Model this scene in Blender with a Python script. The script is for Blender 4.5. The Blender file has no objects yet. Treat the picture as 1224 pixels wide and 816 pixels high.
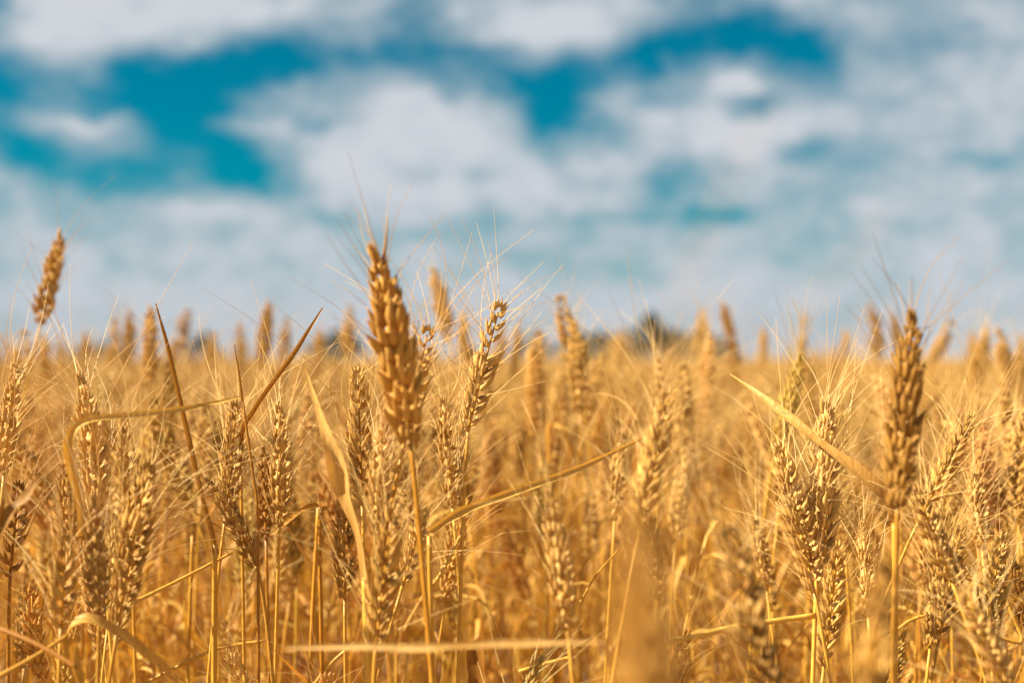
import bpy, math, random
import numpy as np
from mathutils import Vector, Matrix

scene = bpy.context.scene
col = scene.collection
R = math.radians
rng = np.random.default_rng(7)
random.seed(7)

# ------------------------------------------------------------------ camera
CAM_H = 0.86
FPX = 1700.0                         # focal length in photo pixels (50 mm on a 36 mm wide sensor)
PITCH = math.atan(20.0 / FPX)        # horizon lies 20 px under the middle of the picture
cam_d = bpy.data.cameras.new('camera')
cam = bpy.data.objects.new('camera', cam_d)
col.objects.link(cam)
cam.location = (0, 0, CAM_H)
cam.rotation_euler = (R(90) + PITCH, 0, 0)
cam_d.lens = 50.0
cam_d.sensor_width = 36.0
cam_d.clip_start = 0.02
cam_d.clip_end = 5000
cam_d.dof.use_dof = True
cam_d.dof.focus_distance = 0.93
cam_d.dof.aperture_fstop = 4.6
scene.camera = cam

# ------------------------------------------------------------------ sun, sky, exposure
SUN = Vector((-0.80, -0.12, 0.66)).normalized()      # towards the sun: high on the left, a little behind the camera
sd = bpy.data.lights.new('sun', 'SUN')
sd.energy = 5.0
sd.angle = R(0.5)
sd.color = (1.0, 0.92, 0.79)
sun = bpy.data.objects.new('sun', sd)
col.objects.link(sun)
sun.rotation_euler = SUN.to_track_quat('Z', 'Y').to_euler()
sun.location = (-5, -2, 6)

world = bpy.data.worlds.new('World')
scene.world = world
world.use_nodes = True
nt = world.node_tree
nt.nodes.clear()
N = nt.nodes.new
Lk = nt.links.new


def wmath(op, a, b=None, c=None, clamp=False):
    n = N('ShaderNodeMath'); n.operation = op; n.use_clamp = clamp
    for i, v in enumerate((a, b, c)):
        if v is None:
            continue
        if isinstance(v, (int, float)):
            n.inputs[i].default_value = v
        else:
            Lk(v, n.inputs[i])
    return n.outputs[0]


def wvec(op, a, b=None, c=None):
    n = N('ShaderNodeVectorMath'); n.operation = op
    for i, v in enumerate((a, b, c)):
        if v is None:
            continue
        if isinstance(v, tuple):
            n.inputs[i].default_value = v
        else:
            Lk(v, n.inputs[i])
    return n.outputs['Value'] if op in ('DOT_PRODUCT', 'LENGTH') else n.outputs['Vector']


def wnoise(vec, scale, detail=5, rough=0.55):
    n = N('ShaderNodeTexNoise')
    n.inputs['Scale'].default_value = scale
    n.inputs['Detail'].default_value = detail
    n.inputs['Roughness'].default_value = rough
    Lk(vec, n.inputs['Vector'])
    return n


def build_sky():
    sky = N('ShaderNodeTexSky'); sky.sky_type = 'NISHITA'; sky.sun_disc = False
    sky.sun_elevation = math.asin(SUN.z)
    sky.sun_rotation = math.atan2(SUN.x, SUN.y)
    sky.altitude = 300; sky.air_density = 1.0; sky.dust_density = 0.6; sky.ozone_density = 3.0
    tc = N('ShaderNodeTexCoord')
    nrm = wvec('NORMALIZE', tc.outputs['Generated'])
    sep = N('ShaderNodeSeparateXYZ'); Lk(nrm, sep.inputs[0])
    az = wmath('ARCTAN2', sep.outputs['X'], sep.outputs['Y'])
    el = wmath('ARCSINE', sep.outputs['Z'])
    uv = N('ShaderNodeCombineXYZ'); Lk(az, uv.inputs[0]); Lk(el, uv.inputs[1])
    # billows push the cloud edges about
    st = wvec('MULTIPLY', nrm, (1.0, 1.0, 1.9))
    w1 = wnoise(st, 9.0, 4, 0.55)
    off = wvec('SUBTRACT', w1.outputs['Color'], (0.5, 0.5, 0.5))
    uvw = wvec('MULTIPLY_ADD', off, (0.045, 0.028, 0.0), uv.outputs[0])
    w2 = wnoise(wvec('MULTIPLY', nrm, (1.0, 1.0, 1.6)), 26.0, 3, 0.6)
    uvw = wvec('MULTIPLY_ADD', wvec('SUBTRACT', w2.outputs['Color'], (0.5, 0.5, 0.5)), (0.040, 0.026, 0.0), uvw)
    acc = 0.80
    # clear gaps (negative) and thick cloud (positive): azimuth / elevation in photo-pixel units, then radii, weight
    spots = [(2, 20, 20, 60, -.80), (20, 130, 50, 50, -.75), (190, 130, 90, 36, -.80), (240, 170, 75, 40, -.75), (305, 214, 40, 24, -.95),
             (130, 225, 100, 24, -.62), (50, 200, 60, 26, -.50), (150, 100, 80, 16, -.35), (300, 88, 60, 22, -.65), (430, 78, 90, 26, -.60),
             (500, 28, 34, 34, -.50), (600, 95, 80, 26, -.65), (672, 135, 44, 34, -.95), (690, 95, 50, 24, -.4), (560, 62, 60, 14, -.3),
             (890, 52, 72, 28, -1.0), (955, 85, 34, 34, -.7), (905, 130, 36, 12, -.75), (780, 100, 36, 34, -.6), (795, 60, 40, 20, -.4),
             (830, 15, 26, 26, -.35), (802, 215, 24, 26, -.6), (868, 256, 36, 9, -.6), (745, 266, 60, 12, -.4),
             (970, 188, 55, 14, -.45), (1180, 205, 60, 9, -.35), (400, 262, 26, 13, -.50), (350, 100, 26, 14, -.3),
             (540, 275, 60, 14, -.22), (680, 330, 60, 18, -.20), (1065, 62, 40, 24, -.35), (365, 160, 16, 10, -.35), (935, 240, 60, 10, -.25),
             (170, 22, 120, 34, .50), (90, 60, 50, 30, .30), (330, 20, 60, 20, .30), (680, 25, 80, 22, .45), (120, 160, 55, 10, .60), (560, 160, 80, 34, .30),
             (300, 165, 45, 10, .60), (400, 190, 70, 24, .30), (480, 130, 80, 22, .25), (880, 98, 34, 14, .60), (880, 160, 80, 26, .55), (850, 190, 50, 20, .3),
             (1140, 150, 130, 110, .04), (480, 235, 120, 22, .25), (300, 265, 60, 14, .35), (240, 228, 16, 10, .40), (60, 232, 45, 14, .40), (770, 140, 40, 26, .45),
             (800, 75, 10, 10, .3), (640, 225, 90, 30, .2), (1000, 130, 40, 20, .2)]
    for (x, y, rx, ry, w) in spots:
        c = ((x - 612) / FPX, (428 - y) / FPX)
        ix, iy = FPX / rx / 1.15, FPX / ry / 1.15
        p = wvec('MULTIPLY_ADD', uvw, (ix, iy, 0), (-c[0] * ix, -c[1] * iy, 0))
        g = wmath('POWER', 0.36788, wvec('DOT_PRODUCT', p, p))
        acc = wmath('MULTIPLY_ADD', g, w, acc)
    n2 = wnoise(wvec('MULTIPLY', nrm, (1.0, 1.0, 1.7)), 19.0, 7, 0.62)
    n3 = wnoise(wvec('MULTIPLY', nrm, (1.0, 1.0, 1.5)), 4.0, 4, 0.5)
    acc = wmath('MULTIPLY_ADD', wmath('SUBTRACT', n2.outputs['Fac'], 0.5), 1.5, acc)
    n4 = wnoise(wvec('MULTIPLY', nrm, (1.0, 1.0, 1.5)), 42.0, 4, 0.6)
    acc = wmath('MULTIPLY_ADD', wmath('SUBTRACT', n4.outputs['Fac'], 0.5), 0.55, acc)
    lowcloud = wmath('POWER', 0.36788, wmath('MULTIPLY', wmath('MULTIPLY', el, el), 1 / 0.075 ** 2))
    acc = wmath('MULTIPLY_ADD', lowcloud, 0.36, acc)
    acc = wmath('MULTIPLY_ADD', wmath('SUBTRACT', n3.outputs['Fac'], 0.5), 0.30, acc)
    mr = N('ShaderNodeMapRange'); mr.interpolation_type = 'SMOOTHSTEP'
    Lk(acc, mr.inputs['Value'])
    mr.inputs['From Min'].default_value = -0.10; mr.inputs['From Max'].default_value = 1.16
    cover = mr.outputs['Result']
    # the thin cloud is bluish grey, the thick cloud white
    cr = N('ShaderNodeMapRange'); cr.interpolation_type = 'SMOOTHSTEP'
    Lk(acc, cr.inputs['Value'])
    cr.inputs['From Min'].default_value = 0.66; cr.inputs['From Max'].default_value = 1.30
    cm = N('ShaderNodeMix'); cm.data_type = 'RGBA'
    Lk(wmath('MULTIPLY', cr.outputs['Result'], wmath('MULTIPLY_ADD', lowcloud, -0.58, 1.0)), cm.inputs['Factor'])
    cm.inputs['A'].default_value = (2.987, 3.474, 3.805, 1)
    cm.inputs['B'].default_value = (4.141, 4.336, 4.668, 1)
    tint = N('ShaderNodeMix'); tint.data_type = 'RGBA'; tint.blend_type = 'MULTIPLY'
    tint.inputs['Factor'].default_value = 1.0
    Lk(sky.outputs[0], tint.inputs['A'])
    tint.inputs['B'].default_value = (0.000, 0.419, 0.447, 1)
    mix = N('ShaderNodeMix'); mix.data_type = 'RGBA'
    Lk(cover, mix.inputs['Factor'])
    Lk(tint.outputs['Result'], mix.inputs['A'])
    Lk(cm.outputs['Result'], mix.inputs['B'])
    bg = N('ShaderNodeBackground'); bg.inputs['Strength'].default_value = 0.05
    Lk(mix.outputs['Result'], bg.inputs['Color'])
    out = N('ShaderNodeOutputWorld'); Lk(bg.outputs[0], out.inputs['Surface'])


build_sky()
world.cycles.sampling_method = 'MANUAL'
world.cycles.sample_map_resolution = 256
scene.view_settings.view_transform = 'Standard'
scene.view_settings.look = 'None'
scene.view_settings.exposure = 1.62
scene.view_settings.gamma = 1.0
scene.render.engine = 'CYCLES'
cy = scene.cycles
cy.use_denoising = True
cy.max_bounces = 5
cy.diffuse_bounces = 3
cy.glossy_bounces = 2
cy.transmission_bounces = 4
cy.sample_clamp_indirect = 6.0
cy.use_adaptive_sampling = True
cy.adaptive_threshold = 0.015


# ------------------------------------------------------------------ materials
def straw_material(name, dark, light, trans, rough, scale, bump=0.25, spec=0.35, tcol=None, macro=0.35):
    m = bpy.data.materials.new(name); m.use_nodes = True
    dark = (0.82 * dark[0], 0.70 * dark[1], 0.38 * dark[2]); light = (0.89 * light[0], 0.80 * light[1], 0.58 * light[2])
    t = m.node_tree; t.nodes.clear()
    n = t.nodes.new; l = t.links.new
    tc = n('ShaderNodeTexCoord'); oi = n('ShaderNodeObjectInfo'); ge = n('ShaderNodeNewGeometry')
    mp = n('ShaderNodeMapping'); l(tc.outputs['Object'], mp.inputs[0]); mp.inputs['Scale'].default_value = scale
    ofs = n('ShaderNodeVectorMath'); ofs.operation = 'MULTIPLY_ADD'
    l(oi.outputs['Random'], ofs.inputs[0]); ofs.inputs[1].default_value = (37, 61, 83); l(mp.outputs[0], ofs.inputs[2])
    nz = n('ShaderNodeTexNoise'); nz.inputs['Scale'].default_value = 1.0; nz.inputs['Detail'].default_value = 4
    nz.inputs['Roughness'].default_value = 0.6
    l(ofs.outputs[0], nz.inputs['Vector'])
    pz = n('ShaderNodeTexNoise'); pz.inputs['Scale'].default_value = 9.0; pz.inputs['Detail'].default_value = 2
    l(ge.outputs['Position'], pz.inputs['Vector'])
    # light / dark straw: fine grain + patches in the field + one value per piece
    a = n('ShaderNodeMath'); a.operation = 'MULTIPLY_ADD'
    l(nz.outputs['Fac'], a.inputs[0]); a.inputs[1].default_value = 0.9; a.inputs[2].default_value = -0.12
    b = n('ShaderNodeMath'); b.operation = 'MULTIPLY_ADD'
    l(pz.outputs['Fac'], b.inputs[0]); b.inputs[1].default_value = macro * 1.6; l(a.outputs[0], b.inputs[2])
    c = n('ShaderNodeMath'); c.operation = 'MULTIPLY_ADD'; c.use_clamp = True
    l(oi.outputs['Random'], c.inputs[0]); c.inputs[1].default_value = 0.36; l(b.outputs[0], c.inputs[2])
    d = n('ShaderNodeMath'); d.operation = 'SUBTRACT'; d.use_clamp = True
    l(c.outputs[0], d.inputs[0]); d.inputs[1].default_value = macro * 0.8 + 0.0
    cm = n('ShaderNodeMix'); cm.data_type = 'RGBA'
    l(d.outputs[0], cm.inputs['Factor'])
    cm.inputs['A'].default_value = (*dark, 1); cm.inputs['B'].default_value = (*light, 1)
    tn = n('ShaderNodeMix'); tn.data_type = 'RGBA'; tn.blend_type = 'MULTIPLY'; tn.inputs['Factor'].default_value = 1
    l(cm.outputs['Result'], tn.inputs['A']); l(oi.outputs['Color'], tn.inputs['B'])
    bs = n('ShaderNodeBsdfPrincipled')
    l(tn.outputs['Result'], bs.inputs['Base Color'])
    bs.inputs['Roughness'].default_value = rough
    bs.inputs['Specular IOR Level'].default_value = spec
    if bump:
        bp = n('ShaderNodeBump'); bp.inputs['Strength'].default_value = bump; bp.inputs['Distance'].default_value = 0.0006
        l(nz.outputs['Fac'], bp.inputs['Height']); l(bp.outputs[0], bs.inputs['Normal'])
    tr = n('ShaderNodeBsdfTranslucent')
    tt = n('ShaderNodeMix'); tt.data_type = 'RGBA'; tt.blend_type = 'MULTIPLY'; tt.inputs['Factor'].default_value = 1
    l(tn.outputs['Result'], tt.inputs['A'])
    tt.inputs['B'].default_value = (*(tcol or (1.05, 0.82, 0.40)), 1)
    l(tt.outputs['Result'], tr.inputs['Color'])
    mx = n('ShaderNodeMixShader'); mx.inputs[0].default_value = trans
    l(bs.outputs[0], mx.inputs[1]); l(tr.outputs[0], mx.inputs[2])
    o = n('ShaderNodeOutputMaterial'); l(mx.outputs[0], o.inputs['Surface'])
    return m


M_EAR = straw_material('wheat_husk', (0.31, 0.132, 0.008), (0.87, 0.59, 0.205), 0.20, 0.58, (420, 420, 130), 0.18, 0.20)
M_STEM = straw_material('wheat_straw', (0.36, 0.160, 0.007), (0.82, 0.49, 0.095), 0.08, 0.42, (700, 700, 14), 0.15, 0.25)
M_LEAF = straw_material('dry_leaf', (0.34, 0.152, 0.009), (0.87, 0.59, 0.185), 0.30, 0.55, (500, 500, 30), 0.3, 0.22)
M_AWN = straw_material('awn_bristle', (0.58, 0.335, 0.045), (0.97, 0.76, 0.38), 0.25, 0.5, (60, 60, 60), 0.0)
MATS = [M_EAR, M_STEM, M_LEAF, M_AWN]
EAR, STEM, LEAF, AWN = 0, 1, 2, 3


def simple_material(name, c1, c2, scale, rough=0.9, trans=0.0):
    m = bpy.data.materials.new(name); m.use_nodes = True
    t = m.node_tree; n = t.nodes.new; l = t.links.new
    bs = t.nodes['Principled BSDF']; out = t.nodes['Material Output']
    ge = n('ShaderNodeNewGeometry')
    nz = n('ShaderNodeTexNoise'); nz.inputs['Scale'].default_value = scale; nz.inputs['Detail'].default_value = 6
    l(ge.outputs['Position'], nz.inputs['Vector'])
    mr = n('ShaderNodeMapRange'); l(nz.outputs['Fac'], mr.inputs['Value'])
    mr.inputs['From Min'].default_value = 0.32; mr.inputs['From Max'].default_value = 0.68
    cm = n('ShaderNodeMix'); cm.data_type = 'RGBA'; l(mr.outputs['Result'], cm.inputs['Factor'])
    cm.inputs['A'].default_value = (*c1, 1); cm.inputs['B'].default_value = (*c2, 1)
    l(cm.outputs['Result'], bs.inputs['Base Color']); bs.inputs['Roughness'].default_value = rough
    if trans:
        tr = n('ShaderNodeBsdfTranslucent'); l(cm.outputs['Result'], tr.inputs['Color'])
        mx = n('ShaderNodeMixShader'); mx.inputs[0].default_value = trans
        l(bs.outputs[0], mx.inputs[1]); l(tr.outputs[0], mx.inputs[2]); l(mx.outputs[0], out.inputs['Surface'])
    return m


M_SOIL = simple_material('dry_soil', (0.16, 0.10, 0.055), (0.30, 0.20, 0.10), 6.0)
M_FOLIAGE = simple_material('tree_foliage', (0.016, 0.028, 0.018), (0.034, 0.050, 0.028), 0.8, 0.7, 0.15)
M_BARK = simple_material('tree_bark', (0.06, 0.045, 0.03), (0.12, 0.09, 0.06), 5.0)


# ------------------------------------------------------------------ mesh helpers
class Builder:
    """collects vertices and faces in one coordinate frame and links them as one mesh"""
    def __init__(s):
        s.v = []; s.f = []; s.m = []; s.n = 0

    def add(s, v, f, mat=0):
        v = np.asarray(v, float)
        s.v.append(v)
        k = s.n
        s.f.extend([tuple(i + k for i in q) for q in f])
        s.m.extend([mat] * len(f))
        s.n += len(v)

    def tube(s, pts, rad, seg=6, mat=0, cap=True):
        pts = np.asarray(pts, float); n = len(pts)
        rad = np.broadcast_to(np.asarray(rad, float), (n,))
        tan = np.gradient(pts, axis=0)
        tan /= np.linalg.norm(tan, axis=1)[:, None] + 1e-12
        ref = np.array([0.0, 1.0, 0.0]) if abs(tan[0][1]) < 0.8 else np.array([1.0, 0.0, 0.0])
        u = np.cross(tan, ref); u /= np.linalg.norm(u, axis=1)[:, None] + 1e-12
        w = np.cross(tan, u)
        a = np.linspace(0, 2 * np.pi, seg, endpoint=False)
        ring = u[:, None, :] * np.cos(a)[None, :, None] + w[:, None, :] * np.sin(a)[None, :, None]
        V = (pts[:, None, :] + ring * rad[:, None, None]).reshape(-1, 3)
        F = []
        for i in range(n - 1):
            for j in range(seg):
                k = (j + 1) % seg
                F.append((i * seg + j, i * seg + k, (i + 1) * seg + k, (i + 1) * seg + j))
        if cap:
            F.append(tuple(range(seg - 1, -1, -1)))
            F.append(tuple((n - 1) * seg + j for j in range(seg)))
        s.add(V, F, mat)

    def blade(s, pts, width, hint, fold=0.35, twist=0.0, mat=LEAF):
        """a dry leaf blade: creased strip along pts; width per point; hint = vector its face turns to"""
        pts = np.asarray(pts, float); n = len(pts)
        width = np.broadcast_to(np.asarray(width, float), (n,))
        tan = np.gradient(pts, axis=0); tan /= np.linalg.norm(tan, axis=1)[:, None] + 1e-12
        h = np.asarray(hint, float)
        side = np.cross(tan, h[None, :]); side /= np.linalg.norm(side, axis=1)[:, None] + 1e-9
        nor = np.cross(side, tan)
        lg = np.random.default_rng(int(abs(pts[0].sum()) * 1e5) % 99991)
        tt = np.linspace(0, 1, n)
        width = width * (1 + 0.14 * np.interp(tt, np.linspace(0, 1, 9), lg.normal(0, 1, 9)))
        tw = np.linspace(0, twist, n) + 0.28 * np.interp(tt, np.linspace(0, 1, 6), lg.normal(0, 1, 6))
        fold = fold * (1 + 0.3 * np.interp(tt, np.linspace(0, 1, 6), lg.normal(0, 1, 6)))
        c, q = np.cos(tw)[:, None], np.sin(tw)[:, None]
        side, nor = side * c + nor * q, nor * c - side * q
        prof = [(-1.0, 1.0), (-0.55, 0.45), (0.0, 0.0), (0.55, 0.42), (1.0, 0.9)]
        V = []
        for (x, z) in prof:
            V.append(pts + side * (x * width / 2)[:, None] + nor * (z * fold * width / 2)[:, None])
        V = np.stack(V, 1).reshape(-1, 3)
        m = len(prof)
        F = [(i * m + j, i * m + j + 1, (i + 1) * m + j + 1, (i + 1) * m + j) for i in range(n - 1) for j in range(m - 1)]
        s.add(V, F, mat)

    def mesh(s, name, mats, smooth=True):
        me = bpy.data.meshes.new(name)
        me.from_pydata(np.concatenate(s.v).tolist(), [], s.f)
        for m in mats:
            me.materials.append(m)
        if len(mats) > 1:
            me.polygons.foreach_set('material_index', s.m)
        if smooth:
            me.polygons.foreach_set('use_smooth', [True] * len(me.polygons))
        me.update()
        return me


def spline(ctrl, n):
    """Catmull-Rom through control points"""
    c = np.asarray(ctrl, float)
    c = np.vstack([2 * c[0] - c[1], c, 2 * c[-1] - c[-2]])
    k = len(c) - 3
    out = []
    for t in np.linspace(0, k - 1e-6, n):
        i = int(t); u = t - i
        p0, p1, p2, p3 = c[i:i + 4]
        out.append(0.5 * (2 * p1 + (p2 - p0) * u + (2 * p0 - 5 * p1 + 4 * p2 - p3) * u * u + (3 * p1 - p0 - 3 * p2 + p3) * u ** 3))
    return np.array(out)


def bezier(a, b, c, d, n):
    t = np.linspace(0, 1, n)[:, None]
    a, b, c, d = (np.asarray(q, float) for q in (a, b, c, d))
    return a * (1 - t) ** 3 + 3 * b * t * (1 - t) ** 2 + 3 * c * t * t * (1 - t) + d * t ** 3


def rot(axis, ang):
    return np.array(Matrix.Rotation(ang, 3, axis))


def px(x, y, d):
    """photo pixel + distance along the view -> point in the place"""
    r = (x - 612) / FPX * d
    u = (408 - y) / FPX * d
    return np.array([r, d * math.cos(PITCH) - u * math.sin(PITCH), CAM_H + u * math.cos(PITCH) + d * math.sin(PITCH)])


# ------------------------------------------------------------------ the ear of wheat
def floret(seg, rings):
    """plump pointed husk, length 1 along z, keeled towards +y, its tip curving in"""
    V = [(0, 0, 0)]; F = []
    ts = np.linspace(0, 1, rings + 2)[1:-1]
    for t in ts:
        r = (math.sin(math.pi * min(t, 1) ** 0.66)) ** 0.9 * (1 - 0.34 * t) * 1.08
        for j in range(seg):
            a = 2 * math.pi * j / seg
            x, y = math.cos(a), math.sin(a)
            k = 1.0 + (0.22 if y > 0.6 else 0.0)
            V.append((x * r * 0.5, y * r * 0.5 * k * (1.0 if y > 0 else 0.7) - 0.10 * t * t, t))
    V.append((0, -0.10, 1.06))
    for j in range(seg):
        k = (j + 1) % seg
        F.append((0, 1 + k, 1 + j))
        for i in range(rings - 1):
            F.append((1 + i * seg + j, 1 + i * seg + k, 1 + (i + 1) * seg + k, 1 + (i + 1) * seg + j))
        b = 1 + (rings - 1) * seg
        F.append((b + j, b + k, len(V) - 1))
    return np.array(V), F


def spikelet(seg, rings, seed, glumes=True):
    """one spikelet: two side florets, a middle one, two glumes outside. Returns verts, faces, tips [(point, dir)]"""
    g = np.random.default_rng(seed)
    fv, ff = floret(seg, rings)
    parts = [(-2.1, 0.6, 0.5, -22, 8, 9.8, 3.4, 3.1, 1), (2.1, 0.6, 0.3, 22, 8, 10.0, 3.4, 3.1, 1),
             (-0.9, 1.3, 2.4, -8, 5, 9.0, 3.5, 3.2, 1), (1.0, 1.4, 3.2, 8, 4, 8.8, 3.4, 3.1, 1)]
    if glumes:
        parts += [(-2.9, 0.3, -0.6, -27, 4, 7.4, 2.9, 2.5, 0), (2.9, 0.3, -0.8, 27, 4, 7.4, 2.9, 2.5, 0)]
    V = []; F = []; tips = []; k = 0
    for (x, y, z, ly, lx, L, w, t, aw) in parts:
        j = g.normal(0, 1, 4)
        Rm = rot('Y', R(ly + j[0] * 4)) @ rot('X', R(-lx + j[1] * 4)) @ rot('Z', R(-ly * 1.6))
        s = 1 + 0.05 * j[2]
        v = (fv * np.array([w * s, t * s, L * s])) @ Rm.T + np.array([x, y, z])
        V.append(v * 0.001)
        F.extend([tuple(i + k for i in q) for q in ff]); k += len(v)
        if aw:
            tips.append((v[-1] * 0.001, Rm @ np.array([0, 0, 1.0])))
    return np.concatenate(V), F, tips


SPK = [spikelet(9, 7, i) for i in range(5)]
SPK_MID = [spikelet(6, 4, 20 + i) for i in range(3)]
SPK_LOW = [spikelet(4, 2, 30 + i, False) for i in range(2)]
SPK_ME = []
for (v, f, t) in SPK:
    b = Builder(); b.add(v, f, 0)
    SPK_ME.append(b.mesh('spikelet', [M_EAR]))


def ear_layout(L, g, bend=0.0, size=1.0):
    """axis points plus a list of (origin, 3x3 rotation, scale, variant) for the spikelets of one ear along +z"""
    pitch = 0.0038 * size ** 0.5
    n = max(9, int(L / pitch) - 1)
    items = []
    def ax(t):
        return np.array([bend * L * t * t, 0.12 * bend * L * t * t, L * t])
    for i in range(n):
        t = (i + 0.2) / (n + 0.6)
        p = ax(t); d = ax(min(t + 0.02, 1)) - ax(max(t - 0.02, 0)); d /= np.linalg.norm(d)
        sgn = 1 if i % 2 == 0 else -1
        y = np.array([0, 1.0, 0]) * sgn; y -= d * y.dot(d); y /= np.linalg.norm(y)
        x = np.cross(y, d)
        B = np.stack([x, y, d], 1)
        j = g.normal(0, 1, 4)
        lean = 28 - 12 * t + j[0] * 4.5
        Rm = B @ rot('X', R(-lean)) @ rot('Y', R(j[1] * 4)) @ rot('Z', R(j[2] * 7))
        prof = 0.78 + 0.30 * math.sin(math.pi * min(1, t * 0.85 + 0.13)) - 0.34 * max(0, t - 0.60) / 0.40
        if i < 2:
            prof *= 0.8
        if 2 < i < n - 1 and g.random() < 0.045:
            continue                      # a spikelet knocked off
        items.append((p + y * 0.0010 * size, Rm, size * prof * (1 + 0.09 * max(-1.5, min(1.5, j[3]))), int(g.integers(0, 5))))
    d = ax(1) - ax(0.97); d /= np.linalg.norm(d)
    y = np.array([1.0, 0, 0]); y -= d * y.dot(d); y /= np.linalg.norm(y)
    items.append((ax((n + 0.1) / (n + 0.6)), np.stack([np.cross(y, d), y, d], 1), size * 0.72, 0))
    return [ax(t) for t in np.linspace(0, 0.97, 7)], items


def add_awns(b, items, spk, g, amount=1.0, length=(0.04, 0.082), seg=3, pts=6, rad=0.00027, spread=1.0):
    n = len(items); size0 = 1.2
    for i, (o, Rm, s, k) in enumerate(items):
        tips = spk[k % len(spk)][2]
        for q, (tp, td) in enumerate(tips):
            if g.random() > amount * (0.72 if q < 2 else 0.30):
                continue
            p = o + Rm @ (tp * s)
            d = Rm @ td
            d = d + g.normal(0, 0.24 * spread, 3); d /= np.linalg.norm(d)
            L = g.uniform(*length) * (0.65 + 0.35 * min(1, i / (n * 0.5)))
            if g.random() < 0.22:
                L *= g.uniform(0.25, 0.6)
            out = d - np.array([0, 0, d[2]]); out /= np.linalg.norm(out) + 1e-6
            cur = (out * g.normal(0.16, 0.24) + g.normal(0, 0.14, 3)) * spread
            t = np.linspace(0, 1, pts)[:, None]
            P = p - d * 0.0006 + d * L * t + cur * L * t ** 2 + g.normal(0, 0.05, 3) * L * t ** 3
            b.tube(P, np.linspace(rad, rad * 0.35, pts), seg, AWN if len(MATS) else 0, cap=False)


def bake_spikelets(b, items, spk, mat=EAR):
    for (o, Rm, s, k) in items:
        v, f, t = spk[k % len(spk)]
        b.add((v * s) @ Rm.T + o, f, mat)


def add_rachis(b, axis, mat=STEM):
    b.tube(axis, np.linspace(0.0011, 0.0006, len(axis)), 6, mat)


# ------------------------------------------------------------------ object helpers
def link(name, me, parent=None, mtx=None, color=(1, 1, 1, 1)):
    o = bpy.data.objects.new(name, me)
    col.objects.link(o)
    if parent is not None:
        o.parent = parent
    if mtx is not None:
        o.matrix_basis = mtx
    o.color = color
    return o


def to_m4(Rm, o, s=1.0):
    m = Matrix.Identity(4)
    for i in range(3):
        for j in range(3):
            m[i][j] = Rm[i][j] * s
        m[i][3] = o[i]
    return m


def stem_mesh(b, pts, r0=0.0017, r1=0.0009, node=True, g=rng, seg=7):
    n = len(pts)
    t = np.linspace(0, 1, n)
    rad = r0 + (r1 - r0) * t
    if node:
        sh = 0.52 + 0.2 * g.random()
        rad = np.where(t < sh, rad * 1.22, rad)      # the leaf sheath wraps the lower straw
        k = int(sh * n)
        rad[max(k - 1, 0)] *= 1.12
    b.tube(pts, rad, seg, STEM)


def wild_leaf(b, p0, tan, g, L=None, w=None):
    """a dry leaf leaving the straw at p0, rising then folding over"""
    L = L or g.uniform(0.07, 0.23); w = w or g.uniform(0.0028, 0.0080)
    a = g.uniform(0, 2 * math.pi)
    o = np.array([math.cos(a), math.sin(a), 0])
    up = np.array([0, 0, 1.0])
    style = g.random()
    if style < 0.45:      # rises and arches over
        c = [p0, p0 + o * L * .15 + up * L * .25, p0 + o * L * .38 + up * L * .28, p0 + o * L * .58 + up * L * .05, p0 + o * L * .62 - up * L * .25]
    elif style < 0.75:    # snapped and hanging
        c = [p0, p0 + o * L * .10 + up * L * .06, p0 + o * L * .17 - up * L * .12, p0 + o * L * .16 - up * L * .45, p0 + o * L * .24 - up * L * .75]
    else:                 # straight and stiff
        c = [p0, p0 + o * L * .2 + up * L * .3, p0 + o * L * .45 + up * L * .55, p0 + o * L * .75 + up * L * .72]
    c = np.array(c) + g.normal(0, 0.012 * L / 0.15, (len(c), 3)) * np.linspace(0, 1, len(c))[:, None]
    P = spline(c, 14)
    t = np.linspace(0, 1, 14)
    wid = w * np.clip(np.minimum(0.55 + 2.0 * t, 1) * (1 - t ** 2.2) + 0.03, 0.03, 1)
    b.blade(P, wid, np.cross(o, up) * 0.3 + up + o * 0.2, fold=g.uniform(0.3, 0.9), twist=g.normal(0, 1.6))


# ------------------------------------------------------------------ plant patterns, shared by the stalks of the crowd
PROTO_H = 0.85


def make_pattern(seed, spk, awn_seg=3, awn_pts=6, awn_amount=1.0, stem_seg=6, leaves=2, awn_rad=0.00027, stem_n=16):
    g = np.random.default_rng(seed)
    L = g.uniform(0.070, 0.096)
    lean = g.normal(0, 0.22); az = g.uniform(0, 6.28)
    ax = np.array([math.sin(lean) * math.cos(az), math.sin(lean) * math.sin(az), math.cos(lean)])
    base = np.array([0, 0, PROTO_H]) - ax * L
    pts = bezier(np.array([g.normal(0, .02), g.normal(0, .02), 0]), [g.normal(0, .02), g.normal(0, .02), 0.4], base - ax * 0.2, base, stem_n)
    y = np.array([math.cos(az * 2.3), math.sin(az * 2.3), 0]); y -= ax * y.dot(ax); y /= np.linalg.norm(y)
    B = np.stack([np.cross(y, ax), y, ax], 1)
    size = min(1.15, max(0.85, L / 0.084)) * g.uniform(1.0, 1.25)
    axis, items = ear_layout(L, g, g.normal(0, 0.17), size)
    eb = Builder(); add_rachis(eb, axis); bake_spikelets(eb, items, spk)
    ab = Builder(); add_awns(ab, items, spk, g, awn_amount, seg=awn_seg, pts=awn_pts, rad=awn_rad)
    sb = Builder(); stem_mesh(sb, pts, g=g, seg=stem_seg)
    lbs = []
    for k in range(leaves):
        lb = Builder(); i = int(stem_n * g.uniform(0.42, 0.86))
        wild_leaf(lb, pts[i], None, g); lbs.append(lb)
    return dict(eb=eb, ab=ab, sb=sb, lbs=lbs, frame=(B, base), L=L, lean=ax)


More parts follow.
